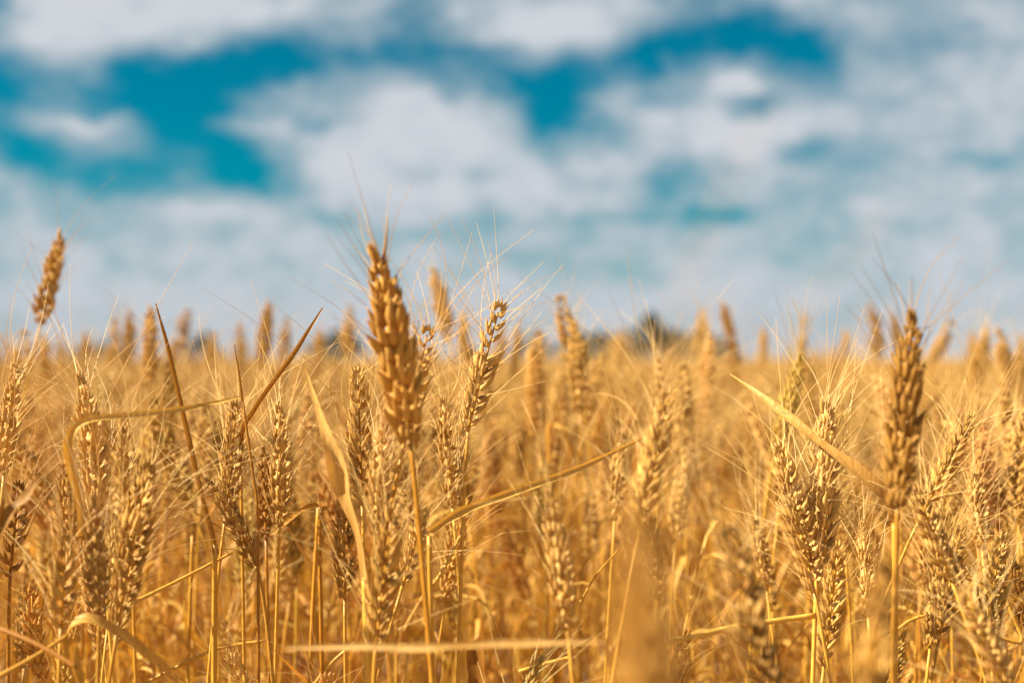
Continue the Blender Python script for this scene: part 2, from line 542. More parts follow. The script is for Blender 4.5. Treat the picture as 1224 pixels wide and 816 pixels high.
def merge_pattern(p, name):
    b = Builder()
    B, o = p['frame']
    for q in (p['eb'], p['ab']):
        if not q.n:
            continue
        v = np.concatenate(q.v) @ B.T + o
        k = b.n
        b.v.append(v); b.f.extend([tuple(i + k for i in f) for f in q.f]); b.m.extend(q.m); b.n += len(v)
    for q in [p['sb']] + p['lbs']:
        v = np.concatenate(q.v); k = b.n
        b.v.append(v); b.f.extend([tuple(i + k for i in f) for f in q.f]); b.m.extend(q.m); b.n += len(v)
    return b.mesh(name, MATS)


PATTERNS = [make_pattern(100 + i, SPK_MID, leaves=5, awn_amount=.7) for i in range(14)]
for p in PATTERNS:
    p['ear'] = p['eb'].mesh('ear', MATS)
    p['awns'] = p['ab'].mesh('awns', MATS)
    p['stem'] = p['sb'].mesh('stem', MATS)
    p['leaf'] = [q.mesh('leaf', MATS) for q in p['lbs']]
MID = [make_pattern(200 + i, SPK_LOW, awn_pts=4, awn_amount=0.2, stem_seg=4, leaves=2, awn_rad=0.00035, stem_n=9) for i in range(8)]
FAR = [make_pattern(300 + i, SPK_LOW, awn_pts=3, awn_amount=0.04, stem_seg=3, leaves=1, awn_rad=0.0007, stem_n=5) for i in range(5)]

# ------------------------------------------------------------------ setting: ground
gb = Builder()
gv = []; gf = []
xs = np.array([-900, -300, -60, -12, -4, 0, 4, 12, 60, 300, 900.0])
ys = np.array([-300, -30, -6, 0, 2, 6, 20, 60, 200, 600, 1500.0])
for yy in ys:
    for xx in xs:
        gv.append((xx, yy, 0.0))
for j in range(len(ys) - 1):
    for i in range(len(xs) - 1):
        a = j * len(xs) + i
        gf.append((a, a + 1, a + 1 + len(xs), a + len(xs)))
gb.add(gv, gf)
ground = link('ground', gb.mesh('ground', [M_SOIL], smooth=False))
ground['kind'] = 'structure'

# ------------------------------------------------------------------ trees on the horizon
def tree_parts(seed, H, Wd, conical):
    g = np.random.default_rng(seed)
    tb = Builder()
    trunk = spline([(0, 0, 0), (0.05, 0.02, H * .3), (-0.04, 0.03, H * .6), (0.02, 0, H * .9)], 9)
    tb.tube(trunk, np.linspace(0.035 * H, 0.006 * H, 9), 7)
    cb = Builder()
    clumps = []
    for i in range(26):
        t = g.uniform(0.18, 0.98)
        r = Wd * ((1 - t) ** 0.7 * 0.6 + 0.08 if conical else math.sin(math.pi * min(1, t * 0.9 + 0.1)) ** 0.6 * 0.5)
        a = g.uniform(0, 6.28); rr = r * math.sqrt(g.random())
        c = np.array([math.cos(a) * rr, math.sin(a) * rr, t * H])
        clumps.append((c, g.uniform(0.10, 0.20) * Wd))
        if i % 2 == 0:
            k = trunk[min(8, int(t * 7))]
            tb.tube(spline([k, (k + c) / 2 + (0, 0, -0.03 * H), c], 5), np.linspace(0.009 * H, 0.003 * H, 5), 5)
    V = []; F = []
    for (c, r) in clumps:
        m = 70
        d = g.normal(0, 1, (m, 3)); d /= np.linalg.norm(d, axis=1)[:, None]
        P = c + d * (r * g.uniform(0.35, 1.1, m) ** 0.6)[:, None] * np.array([1, 1, 0.85])
        s = 0.045 * H
        for p in P:
            u = g.normal(0, 1, 3); u /= np.linalg.norm(u); w = np.cross(u, g.normal(0, 1, 3)); w /= np.linalg.norm(w)
            k = len(V)
            V.extend([p - u * s, p + w * s * .5, p + u * s, p - w * s * .5]); F.append((k, k + 1, k + 2, k + 3))
    cb.add(V, F)
    return tb.mesh('trunk', [M_BARK]), cb.mesh('crown', [M_FOLIAGE], smooth=False)


TREE_ME = [tree_parts(1, 6.0, 3.4, True), tree_parts(2, 4.5, 5.0, False), tree_parts(3, 4.5, 4.6, False), tree_parts(4, 4.0, 5.6, False)]
trees = [  # photo x of the foot, photo y of the top, distance, pattern, label
    (778, 378, 160, 0, 'tall dark pointed tree breaking the horizon right of centre, highest of the trees'),
    (756, 404, 170, 1, 'small dark tree touching the left side of the tall pointed tree'),
    (802, 402, 165, 2, 'low dark tree just right of the tall pointed tree on the horizon'),
    (828, 408, 180, 3, 'low dark bush between the two blurred ears right of the tall pointed tree'),
    (856, 410, 185, 1, 'last dark bush at the right end of the horizon tree row'),
    (712, 406, 175, 2, 'dark round bush on the horizon behind the twin blurred ears right of centre'),
    (734, 410, 180, 3, 'small dark bush halfway between the twin blurred ears and the tall pointed tree'),
    (690, 408, 190, 1, 'dark bush on the horizon partly hidden by the twin blurred ears'),
    (640, 412, 200, 3, 'faint dark bush on the horizon right of the sharp tilted ear'),
    (408, 402, 190, 2, 'dark bush on the horizon just left of the tallest ear'),
    (386, 412, 200, 3, 'low dark bush on the horizon at the tip of the long brown leaf'),
    (246, 408, 190, 1, 'dark bush on the horizon between the blurred ears left of centre'),
    (118, 420, 190, 3, 'dark bush on the horizon right of the tall lone ear at far left'),
    (92, 424, 200, 2, 'faint low bush on the horizon under the tall lone ear at far left'),
    (140, 416, 185, 1, 'dark bush on the horizon behind the pair of blurred ears at left'),
]
for i, (x, y, d, k, lab) in enumerate(trees):
    top = px(x, y - (6 if k == 0 else 8), d)
    H0 = [6.0, 4.5, 4.5, 4.0][k]
    s = top[2] / (H0 * 1.03)
    e = link('tree' if k == 0 else 'bush', None)
    e.empty_display_size = 0.3
    e.location = (top[0], top[1], 0); e.rotation_euler = (0, 0, i * 1.7); e.scale = (s * (0.95 if k == 0 else 1.2), s * (0.95 if k == 0 else 1.2), s)
    e['label'] = lab; e['category'] = 'tree' if k == 0 else 'bush'; e['group'] = 'trees on the horizon'
    link('trunk', TREE_ME[k][0], e); link('crown', TREE_ME[k][1], e)

# ------------------------------------------------------------------ the stalks one can point to
TONE = {'gold': (1, 1, 1, 1), 'pale': (1.17, 1.24, 1.50, 1), 'deep': (0.97, 0.89, 0.74, 1), 'brown': (0.64, 0.53, 0.40, 1), 'dusky': (0.72, 0.64, 0.50, 1), 'dark': (0.46, 0.40, 0.28, 1), 'cream': (1.16, 1.20, 1.60, 1), 'orange': (1.0, 0.82, 0.5, 1),
        'white': (1.12, 1.28, 2.1, 1), 'grey': (0.78, 0.76, 0.82, 1), 'green': (0.88, 0.98, 0.75, 1)}  # grey: weathered straw, also shade painted onto two front ears
landmarks = []        # (x, y, short phrase) in the photo, for naming neighbours
N_STALK = 0


def wheat_stalk(tip, base, d, label, roll=0, tone='gold', bend=0.0, detail=True, mark=None, size=1.0, dtip=0.0,
                foot=None, leaves=0, awn=1.0, awn_len=(0.04, 0.08), stem_r=1.0, spread=1.0):
    """a stalk whose ear runs from pixel base to pixel tip at distance d; the straw goes down to the ground"""
    global N_STALK
    N_STALK += 1
    g = np.random.default_rng(5000 + N_STALK)
    pb, pt = px(*base, d), px(*tip, d + dtip)
    A = pt - pb; L = float(np.linalg.norm(A)); A /= L
    # the root: under the ear, set back against its lean
    if foot is not None:
        q = px(*foot, d)
        dirn = (pb - q); k = pb[2] / max(dirn[2], 0.05)
        root = pb - dirn * min(k, 4.0) * 0.75
    else:
        root = pb - np.array([A[0], A[1], 0]) * 0.22
    root = np.array([root[0] + g.normal(0, .006), root[1] + abs(g.normal(0, .02)), 0.0])
    e = link('wheat_stalk', None, color=TONE[tone]); e.empty_display_size = 0.05
    e.location = root
    e['label'] = label; e['category'] = 'wheat'; e['group'] = 'ripe wheat stalks in the field'
    pbl = pb - root
    pts = bezier((0, 0, 0), (pbl[0] * .25, pbl[1] * .25, pbl[2] * 0.45), pbl - A * min(0.24, pbl[2] * .35), pbl + A * 0.002, 26)
    if foot is not None:
        m = px(*foot, d) - root
        pts = bezier((0, 0, 0), (pbl[0] * .1, pbl[1] * .1, pbl[2] * .35), m * 0.5 + pbl * 0.5 - A * 0.03, pbl + A * 0.002, 26)
    sb = Builder(); stem_mesh(sb, pts, 0.0019 * stem_r, 0.00105 * stem_r, g=g, seg=8)
    link('stem', sb.mesh('stem', MATS), e, color=TONE[tone])
    # ear frame: y towards the camera, then rolled
    v = np.array([0, 0, CAM_H]) - pb; v -= A * v.dot(A); v /= np.linalg.norm(v)
    x = np.cross(v, A)
    yv = v * math.cos(R(roll)) + x * math.sin(R(roll))
    B = np.stack([np.cross(yv, A), yv, A], 1)
    fr = to_m4(B, pbl)
    size = size * min(1.2, max(0.8, L / 0.086)) * 1.14
    axis, items = ear_layout(L, g, bend, size)
    if detail:
        rb = Builder(); add_rachis(rb, axis)
        ear = link('ear', rb.mesh('ear', MATS), e, fr, TONE[tone])
        for (o, Rm, s, k) in items:
            t = [c * f for c, f in zip(TONE[tone][:3], [g.uniform(0.9, 1.1)] * 3)]
            link('spikelet', SPK_ME[k % 5], ear, to_m4(Rm, o, s), (*t, 1))
    else:
        rb = Builder(); add_rachis(rb, axis); bake_spikelets(rb, items, SPK_MID)
        ear = link('ear', rb.mesh('ear', MATS), e, fr, TONE[tone])
    ab = Builder(); add_awns(ab, items, SPK, g, awn, awn_len, rad=0.00029, spread=spread)
    if ab.n:
        a = link('awns', ab.mesh('awns', MATS), ear, None, TONE[tone]); a['kind'] = 'stuff'
    for k in range(leaves):
        lb = Builder(); wild_leaf(lb, pts[int(26 * g.uniform(0.55, 0.88))], None, g)
        link('leaf', lb.mesh('leaf', MATS), e, None, TONE[tone])
    if mark:
        landmarks.append(((tip[0] + base[0]) / 2, (tip[1] + base[1]) / 2, mark))
    return e


def traced_leaf(parent, ctrl, width, hint=(0, -1, 0.4), fold=0.4, twist=0.0, tone='gold', n=28, name='leaf'):
    """leaf blade through (x, y, distance) points, parented to its stalk"""
    P = spline([px(*c) for c in ctrl], n)
    off = np.array(parent.location) if parent is not None else np.zeros(3)
    b = Builder()
    t = np.linspace(0, 1, n)
    wi = np.interp(t, np.linspace(0, 1, len(width)), width)
    b.blade(P - off, wi, hint, fold, twist)
    return link(name, b.mesh(name, MATS), parent, None, TONE[tone])


def bare_straw(ctrl, r0, r1, label, tone='pale', name='broken_straw', n=22):
    P = spline([px(*c) for c in ctrl], n)
    o = P[0].copy()
    b = Builder()
    g = np.random.default_rng(len(label) + int(ctrl[0][0]))
    rad = np.linspace(r0, r1, n) * (1 + 0.05 * g.normal(0, 1, n))
    b.tube(P - o, rad, 8, STEM)
    e = link(name, b.mesh(name, MATS), None, Matrix.Translation(Vector(o)), TONE[tone])
    e['label'] = label; e['category'] = 'straw'; e['group'] = 'loose straws caught among the stalks'
    return e


def earless(ctrl_stem, r, label, tone='gold', mark=None):
    P = [px(*c) for c in ctrl_stem]
    low = P[0]
    dirn = (P[0] - P[1]); dirn /= np.linalg.norm(dirn)
    run = min(0.55, 0.6 * low[2] * abs(dirn[0]) / max(abs(dirn[2]), .2))
    root = np.array([low[0] + math.copysign(run, dirn[0]), low[1] + 0.02, 0.0])
    e = link('wheat_stalk', None, color=TONE[tone]); e.empty_display_size = .05
    e.location = root
    e['label'] = label; e['category'] = 'wheat'; e['group'] = 'stalks without an ear'
    pts = spline([root - root, (low - root) * .55 + np.array([0, 0, -.02]), *[p - root for p in P]], 24)
    b = Builder(); b.tube(pts, np.linspace(r * 1.15, r * .8, 24), 8, STEM)
    link('stem', b.mesh('stem', MATS), e, None, TONE[tone])
    if mark:
        landmarks.append((ctrl_stem[-1][0], ctrl_stem[-1][1], mark))
    return e


W = wheat_stalk
# --- the tallest ear and its neighbours, left of the middle
hero = W((458, 308), (491, 530), .765, 'tallest thick golden ear left of centre, bristles fanned against the sky', 12, 'deep', 0.03, mark='tallest ear', foot=(519, 780), size=1.18, awn_len=(.022, .055), stem_r=1.25, spread=.55)
b = Builder(); t0 = px(458, 312, .765); t1 = px(463, 258, .76)
b.tube(spline([t0 - np.array(hero.location), (t0 + t1) / 2 - np.array(hero.location) + (.0006, 0, 0), t1 - np.array(hero.location)], 6), np.linspace(.0011, .0003, 6), 5, AWN)
link('tip_spike', b.mesh('tip_spike', MATS), hero, None, TONE['brown'])
le = earless([(517, 850, .86), (513, 640, .86)], .0018, 'straw hidden behind the tallest stem, carrying a thick leaf slanting up to the right', mark='thick slanting leaf')
traced_leaf(le, [(513, 636, .86), (550, 612, .865), (600, 593, .87), (690, 560, .89), (772, 521, .92)], [.0045, .0056, .0050, .0042, .0034, .0012], (0.1, -.95, -.1), .7, tone='gold')
W((512, 396), (484, 525), .84, 'shorter golden ear half hidden behind the right side of the tallest ear', 80, 'deep', .02, mark='ear tucked behind the tallest ear')
W((594, 368), (559, 516), .95, 'sharp pale golden ear tilted right with long bristles, right of the tallest ear', 75, 'pale', -.05, mark='sharp ear tilted right', foot=(552, 770), awn=1.15, awn_len=(.035, .06), spread=.75)
W((428, 447), (433, 602), .94, 'upright ear with plump grains in two neat columns below the tallest ear, left', 90, 'gold', .02, mark='ear with two neat grain columns')
W((411, 588), (412, 716), .95, 'narrow shaggy ear with frayed husks at its foot, behind the broad pale leaf', 60, 'gold', mark='shaggy narrow ear')
W((470, 612), (449, 776), .79, 'big soft golden ear low in front, below the tallest ear', 85, 'gold', .04, mark='big soft ear below the tallest one', foot=(442, 816))
W((456, 520), (450, 640), .84, 'pale ear behind the big soft ear, under the base of the tallest one', 20, 'pale', mark='pale ear under the tallest one')
W((530, 482), (541, 604), .97, 'bristly pale ear between the tallest ear and the sharp tilted ear', 30, 'pale', awn=1.2, mark='bristly ear between the two tall ones')
W((508, 612), (481, 700), .94, 'small pale slanting ear tucked behind the straw of the tallest ear', 70, 'pale', size=.85, mark='small slanting ear behind the tallest straw')
W((354, 660), (346, 718), 1.25, 'tiny ear alone on a thin straw, low left of the broad pale leaf', 40, 'pale', size=.72, awn=.25, mark='tiny lone ear')

# --- left quarter
le = W((105, 455), (120, 620), .88, 'large sharp ear behind the bent-over orange leaf at left', 25, 'pale', .04, mark='ear behind the bent orange leaf', awn=1.2, awn_len=(.045, .085), spread=1.25)
W((113, 600), (119, 742), .80, 'soft grey-brown ear standing under the bent-over orange leaf', 15, 'grey', mark='grey ear under the bent leaf', foot=(112, 816))  # grey tone puts the shaded side of this ear into its colour
lk = W((78, 645), (73, 750), .79, 'soft stout golden ear touching the left side of the grey-brown ear', 80, 'gold', mark='stout ear left of the grey one')
traced_leaf(le, [(97, 640, .87), (97, 606, .87), (86, 560, .865), (82, 527, .86), (103, 503, .86), (165, 495, .875), (235, 486, .90), (297, 472, .91)], [.004, .0064, .0062, .006, .0052, .0045, .0038, .0030, .001], (0.45, -.85, .30), .35, .25, tone='gold', n=36)
traced_leaf(lk, [(96, 830, .79), (88, 790, .79), (80, 758, .785), (103, 741, .78), (140, 757, .785), (180, 785, .795), (222, 822, .81)], [.006, .009, .009, .010, .009, .0065, .004], (0.2, -.6, .8), .45, .2, tone='gold', n=34)
W((22, 582), (12, 690), .90, 'dark sharp ear at the far left edge, half way down', 70, 'brown', mark='dark ear at the left edge', foot=(8, 800))
W((172, 560), (142, 742), .82, 'soft golden ear right of the grey-brown ear, leaning right', 60, 'gold', -.04, mark='ear right of the grey one')
W((150, 500), (156, 642), 1.04, 'golden ear just right of the large sharp ear, behind the orange leaf', 80, 'gold', mark='ear right of the bent leaf')
W((80, 545), (84, 650), 1.0, 'golden ear showing between the orange leaf and the stout soft ear', 20, 'gold', mark='ear between orange leaf and stout ear')
W((18, 440), (5, 565), .95, 'pale bristly ear cut by the left edge of the picture', 30, 'pale', awn=1.2, mark='bristly ear cut by the left edge')
W((286, 487), (270, 612), .95, 'sharp golden ear crossed by a thin grass stem, left of the pale bristly pair', 75, 'gold', .10, mark='ear crossed by the thin stem')
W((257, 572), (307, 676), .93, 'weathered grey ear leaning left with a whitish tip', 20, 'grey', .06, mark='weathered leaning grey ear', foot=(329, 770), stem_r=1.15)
W((316, 540), (318, 642), 1.0, 'deep brown ear squeezed between the leaning grey ear and a pale one', 10, 'brown', mark='deep brown ear')
W((338, 490), (334, 628), .94, 'pale sharp bristly ear right of the deep brown ear', 30, 'pale', .03, mark='pale bristly ear by the brown one', foot=(327, 816), awn=1.2)
W((246, 488), (240, 592), 1.25, 'soft golden ear behind the dark upright leaf spear', 85, 'gold', detail=False, mark='soft ear behind the leaf spear')
W((269, 745), (274, 802), 1.15, 'small golden ear low beside the thick bare straw at left', 60, 'gold', size=.75, mark='small low ear by the bare straw')
W((246, 688), (247, 738), 1.4, 'faint small ear left of the thick bare straw', 30, 'pale', size=.75, detail=False)
W((205, 430), (200, 520), 1.35, 'soft golden ear behind the upper part of the dark leaf spear', 30, 'gold', detail=False)

# --- middle and right
W((797, 474), (764, 632), .75, 'soft golden ear with striped grains above the big foreground blur', 88, 'gold', -.05, mark='striped soft ear above the blur', dtip=.02)
W((742, 520), (735, 622), 1.12, 'pale soft ear left of the striped golden ear', 30, 'pale', mark='pale soft ear by the striped one')
W((661, 592), (678, 748), .76, 'shaggy soft ear with spread husks, right of the long slanting leaf base', 25, 'pale', .02, mark='shaggy soft ear', awn=1.1, size=1.05)
W((766, 640), (779, 1075), .285, 'huge blurred ear in the very front, right of centre', 40, 'deep', mark='huge front blur', awn=.12)
W((874, 640), (925, 880), .66, 'big dark soft ear in front, leaning left, cut by the bottom edge', 70, 'grey', mark='big dark front ear', awn=.6)  # shadow on this ear is painted in by the darker grey tint
W((904, 625), (916, 705), 1.08, 'whitish soft ear right behind the big dark front ear', 40, 'pale', size=.9, mark='whitish ear behind the dark front ear')
W((938, 536), (973, 706), .89, 'sharp pale ear leaning left, left one of the close pair', 62, 'pale', .05, mark='left ear of the sharp pair', awn=1.1)
rp = W((992, 490), (977, 682), .90, 'sharp upright ear crossing the leaning one, right one of the close pair', 30, 'pale', .02, mark='right ear of the sharp pair', foot=(969, 816), awn=1.15, stem_r=1.25)
W((1002, 655), (985, 795), .93, 'plump-grained ear directly below the sharp crossing pair', 85, 'gold', mark='plump ear below the sharp pair', awn=.5)
rk = W((1087, 384), (1073, 606), .745, 'tall dark brown ear at right rising above the horizon', 20, 'dusky', -.02, mark='tall dark ear at right', awn=.8, awn_len=(.03, .06), spread=.7, stem_r=1.15, foot=(1068, 700))
re_ = earless([(1069, 830, .86), (1070, 690, .86), (1069, 625, .86)], .0021, 'straw under the tall dark ear, carrying a long straight leaf slanting up left', 'pale', mark='long straight slanting leaf')
traced_leaf(re_, [(1070, 640, .86), (1068, 607, .86), (1040, 574, .86), (985, 532, .87), (930, 488, .89), (872, 447, .92)], [.004, .0095, .0095, .0068, .0056, .0046, .0012], (-.4, -.7, .6), .45, tone='cream', n=30)
W((1161, 500), (1108, 603), .98, 'golden ear leaning right beside the tall dark ear', 88, 'gold', mark='ear leaning right beside the dark one')
W((1166, 570), (1174, 655), 1.0, 'pale bristly ear near the right edge, under the right-leaning ear', 30, 'pale', mark='pale ear near the right edge')
W((1096, 588), (1136, 690), .84, 'pale soft ear leaning left under the right-leaning golden ear', 60, 'pale', mark='pale soft left-leaning ear')
W((1148, 636), (1122, 765), .90, 'sharp golden ear low at right with open husks', 70, 'gold', mark='sharp open-husked ear at right')
W((1124, 665), (1112, 772), .93, 'golden ear hugging the left side of the open-husked ear', 20, 'gold', mark='ear hugging the open-husked one')
W((1156, 715), (1212, 850), .74, 'soft pale ear leaning left in the bottom right corner', 60, 'pale', mark='soft ear in the bottom right corner')
W((1056, 682), (1024, 915), .50, 'strongly blurred dark-spotted ear in front at lower right', 30, 'dusky', mark='blurred front ear at lower right', awn=.2)
W((1032, 628), (1038, 735), .96, 'small whitish ear just above the blurred front ear at lower right', 20, 'pale', size=.85, mark='small whitish ear')
W((1213, 676), (1226, 760), 1.0, 'dark soft ear at the right edge near the bottom', 30, 'brown', mark='dark ear at the right edge')
W((957, 430), (926, 545), 1.2, 'soft dark ear on a greenish straw leaning right, behind the long slanting leaf', 20, 'green', mark='ear on the greenish straw', foot=(900, 640))
W((787, 432), (786, 520), 1.25, 'pale soft ear standing in front of the tall pointed tree', 20, 'pale', detail=False, mark='pale ear before the pointed tree')
W((1005, 600), (1010, 660), 1.1, 'small soft ear right of the sharp crossing pair', 20, 'gold', size=.8, detail=False)

# --- blurred ears farther off that reach above the horizon
far = [
    ((74, 283), (48, 388), 1.34, 'tall lone ear leaning right against the sky at far left', 'gold', 'tall lone ear at far left'),
    ((137, 384), (134, 442), 2.1, 'blurred ear at left, left one of a close pair above the horizon', 'gold', 'blurred pair at left'),
    ((159, 378), (150, 442), 2.05, 'blurred ear at left, right one of a close pair above the horizon', 'gold', None),
    ((182, 371), (178, 462), 1.65, 'blurred upright ear beside the tip of the dark leaf spear', 'gold', 'blurred ear at the spear tip'),
    ((224, 374), (206, 432), 2.2, 'faint blurred ear leaning right of the dark leaf spear', 'gold', None),
    ((289, 390), (286, 440), 2.5, 'short blurred ear on the horizon left of the thick blurred one', 'gold', None),
    ((322, 364), (312, 440), 1.95, 'thick blurred ear above the horizon, left of the long brown leaf', 'gold', 'thick blurred ear left of centre'),
    ((418, 370), (415, 430), 2.3, 'faint blurred ear just left of the tallest ear at horizon height', 'gold', None),
    ((523, 325), (537, 408), 1.72, 'blurred ear leaning left against the sky, right of the tallest ear', 'gold', 'blurred ear right of the tallest'),
    ((556, 372), (552, 430), 2.4, 'faint blurred ear between the left-leaning one and the sharp tilted ear', 'gold', None),
    ((670, 360), (690, 455), 1.5, 'blurred dark ear leaning left, upper one of the twin ears', 'gold', 'twin blurred ears'),
    ((692, 392), (694, 492), 1.38, 'blurred upright ear, lower one of the twin ears', 'gold', None),
    ((720, 428), (702, 502), 1.55, 'soft ear leaning right, just right of the twin ears', 'gold', None),
    ((643, 400), (636, 480), 1.6, 'soft ear left of the twin ears', 'gold', None),
    ((843, 374), (831, 428), 2.5, 'small blurred ear leaning right, left one of the V above the horizon', 'gold', 'left ear of the V'),
    ((866, 364), (879, 428), 2.2, 'small blurred ear leaning left, right one of the V above the horizon', 'gold', 'right ear of the V'),
    ((962, 377), (958, 425), 2.7, 'small blurred ear alone on the horizon left of the tall dark ear', 'gold', 'lone small horizon ear'),
    ((1043, 367), (1053, 425), 2.4, 'small blurred ear leaning left just left of the tall dark ear', 'gold', None),
    ((1069, 376), (1075, 430), 2.4, 'small blurred ear hidden partly by the tall dark ear', 'gold', None),
    ((1136, 386), (1112, 440), 2.1, 'wide blurred ear leaning right, just right of the tall dark ear', 'gold', 'wide blurred ear at right'),
    ((1198, 397), (1206, 470), 1.85, 'wide blurred ear near the right edge at the horizon', 'gold', 'blurred ear near right edge'),
    ((1222, 404), (1218, 470), 2.0, 'blurred ear cut by the right edge at the horizon', 'gold', None),
    ((600, 395), (592, 450), 2.2, 'faint blurred ear behind the sharp tilted ear', 'gold', None),
    ((1165, 400), (1160, 450), 2.5, 'faint blurred ear between the two wide ones at right', 'gold', None),
    ((1012, 396), (1008, 440), 2.8, 'faint blurred ear right of the lone small horizon ear', 'gold', None),
    ((28, 400), (22, 480), 1.7, 'blurred ear at the far left below the tall lone ear', 'gold', None),
    ((56, 405), (58, 470), 2.0, 'faint blurred ear right under the tall lone ear', 'gold', None),
    ((104, 398), (100, 450), 2.3, 'faint blurred ear between the tall lone ear and the close pair', 'gold', None),
    ((342, 384), (338, 440), 2.2, 'blurred ear right of the thick blurred one, left of the long brown leaf tip', 'gold', None),
    ((384, 396), (380, 450), 2.3, 'faint blurred ear just below the tip of the long brown leaf', 'gold', None),
    ((620, 392), (614, 450), 2.2, 'faint blurred ear right of the sharp tilted ear', 'gold', None),
    ((742, 398), (738, 450), 2.4, 'faint blurred ear between the twin ears and the pointed tree', 'gold', None),
    ((915, 394), (910, 445), 2.4, 'faint blurred ear between the V and the lone small horizon ear', 'gold', None),
    ((1180, 392), (1176, 450), 2.3, 'faint blurred ear left of the wide one near the right edge', 'gold', None),
    ((254, 400), (250, 450), 2.4, 'faint blurred ear between the spear and the thick blurred ear', 'gold', None),
    ((460, 395), (462, 440), 2.6, 'faint blurred ear straight behind the tallest ear', 'gold', None),
]
for k, (tp, bs, d, lab, tone, mk) in enumerate(far):
    W(tp, bs, d, lab, [10, 75, 40][k % 3], tone, [0.02, -.03, .05][k % 3], detail=False, mark=mk, awn=.5, awn_len=(.03, .06), spread=.7, size=1.22)

# --- stalks without an ear, and loose straw
e = earless([(256, 830, .90), (257, 650, .90)], .0020, 'thick bare straw at left carrying a dark thin upright leaf spear', mark='dark leaf spear')
traced_leaf(e, [(257, 662, .90), (254, 640, .90), (240, 588, .90), (215, 480, .90), (200, 415, .90), (186, 363, .90)], [.0042, .0036, .0030, .0028, .0024, .0008], (0.5, -1, 0.2), .9, tone='brown')
e = earless([(292, 800, .96), (288, 560, .96)], .0013, 'thin straw carrying a long brown leaf that points right into the sky', mark='long brown leaf')
traced_leaf(e, [(288, 570, .96), (291, 520, .95), (305, 492, .93), (345, 432, .92), (386, 368, .92)], [.002, .004, .0048, .004, .0010], (-.6, -1, .2), .8, tone='brown')
e = earless([(309, 790, .90), (308, 620, .90), (303, 570, .90), (290, 480, .90)], .0010, 'thin grass stem rising in front of the leaning grey ear, ending in a fine point', tone='brown', mark='thin grass stem')
traced_leaf(e, [(291, 488, .90), (286, 450, .90), (280, 412, .90)], [.0018, .0014, .0005], (.5, -1, .2), .9, tone='brown', n=10)
e = earless([(440, 830, .84), (436, 690, .84)], .0024, 'straw with a broad pale pointed leaf sheath, left of the tallest ear', tone='pale', mark='broad pale leaf')
traced_leaf(e, [(437, 700, .84), (430, 640, .84), (414, 592, .84), (399, 545, .84), (383, 495, .845), (364, 440, .85)], [.0050, .0065, .0105, .0098, .0046, .0007], (-.7, -1, .15), .4, -.2, tone='cream')
e = earless([(385, 800, 1.0), (382, 640, 1.0), (388, 604, 1.0)], .0016, 'thin straw with an orange leaf arching left beside the broad pale leaf', tone='deep')
traced_leaf(e, [(388, 606, 1.0), (372, 606, 1.0), (350, 618, .99), (322, 640, .98)], [.003, .005, .005, .001], (0, -.6, 1), .5, tone='deep', n=16)
e = earless([(660, 640, 1.4), (656, 520, 1.4), (660, 508, 1.4)], .0018, 'soft bent straw with a drooping orange leaf behind the slanting leaf', tone='deep')
traced_leaf(e, [(660, 510, 1.4), (672, 512, 1.39), (680, 530, 1.38), (684, 553, 1.38)], [.004, .008, .007, .002], (0.6, -1, .5), .4, tone='deep', n=14)
e = earless([(572, 880, .90), (571, 800, .90)], .0022, 'straw with a broad brown leaf sheath at the bottom edge, right of the tallest straw', tone='brown')
traced_leaf(e, [(573, 850, .89), (571, 815, .89), (569, 775, .89)], [.011, .011, .010], (-.2, -1, .1), .4, tone='brown', n=10)
e = earless([(-12, 660, .78), (-4, 640, .78)], .0016, 'straw just off the left edge carrying a small dark curled leaf', tone='brown')
traced_leaf(e, [(-4, 642, .78), (8, 618, .78), (26, 600, .78), (46, 575, .78)], [.004, .009, .009, .001], (-.3, -1, .6), .5, tone='dark', n=14)
e = earless([(370, 830, 1.02), (381, 600, 1.02)], .0018, 'plain brown straw left of the broad pale leaf, without an ear', tone='deep')
e = earless([(225, 820, 1.1), (230, 640, 1.1)], .0016, 'soft straw left of the thick bare one, without an ear', tone='gold')
e = earless([(30, 830, .98), (47, 730, .98)], .0018, 'straw at lower left with a narrow upright orange leaf', tone='gold')
traced_leaf(e, [(46, 745, .98), (50, 715, .98), (56, 690, .98)], [.006, .006, .001], (.3, -1, .1), .5, tone='deep', n=10)

lv = traced_leaf(None, [(340, 774, .67), (430, 772, .66), (510, 775, .655), (610, 770, .65), (722, 768, .64)], [.0012, .0030, .0033, .0036, .0040, .0034, .0010], (0, -.9, .5), .8, .3, tone='white', n=30, name='broken_straw')
lv['label'] = 'long level dry blade lying across the lower middle of the picture'; lv['category'] = 'straw'; lv['group'] = 'loose straws caught among the stalks'
bare_straw([(788, 769, .86), (835, 759, .87), (885, 748, .88), (976, 735, .895)], .0017, .0019, 'short pale straw running from the front blur to the sharp pair')
bare_straw([(153, 723, .88), (210, 695, .90), (278, 660, .92)], .0013, .0009, 'thin pale straw rising right to meet the leaning grey ear')
bare_straw([(-8, 748, .76), (45, 770, .75), (92, 797, .74)], .0015, .0012, 'brownish straw slanting down in the lower left corner', 'brown')
bare_straw([(-8, 812, .76), (40, 785, .77), (82, 758, .78)], .0014, .0010, 'straw slanting up in the lower left corner', 'gold')
bare_straw([(620, 802, 1.0), (650, 793, 1.0), (682, 785, 1.0)], .0013, .0012, 'short bright straw bit below the level straw, right of centre')
bare_straw([(1148, 688, .95), (1190, 702, .95), (1232, 724, .95)], .0012, .0010, 'thin straw slanting down at the right edge')
bare_straw([(1118, 770, .93), (1135, 748, .92), (1150, 728, .92)], .0012, .0010, 'short straw rising right under the open-husked ear')
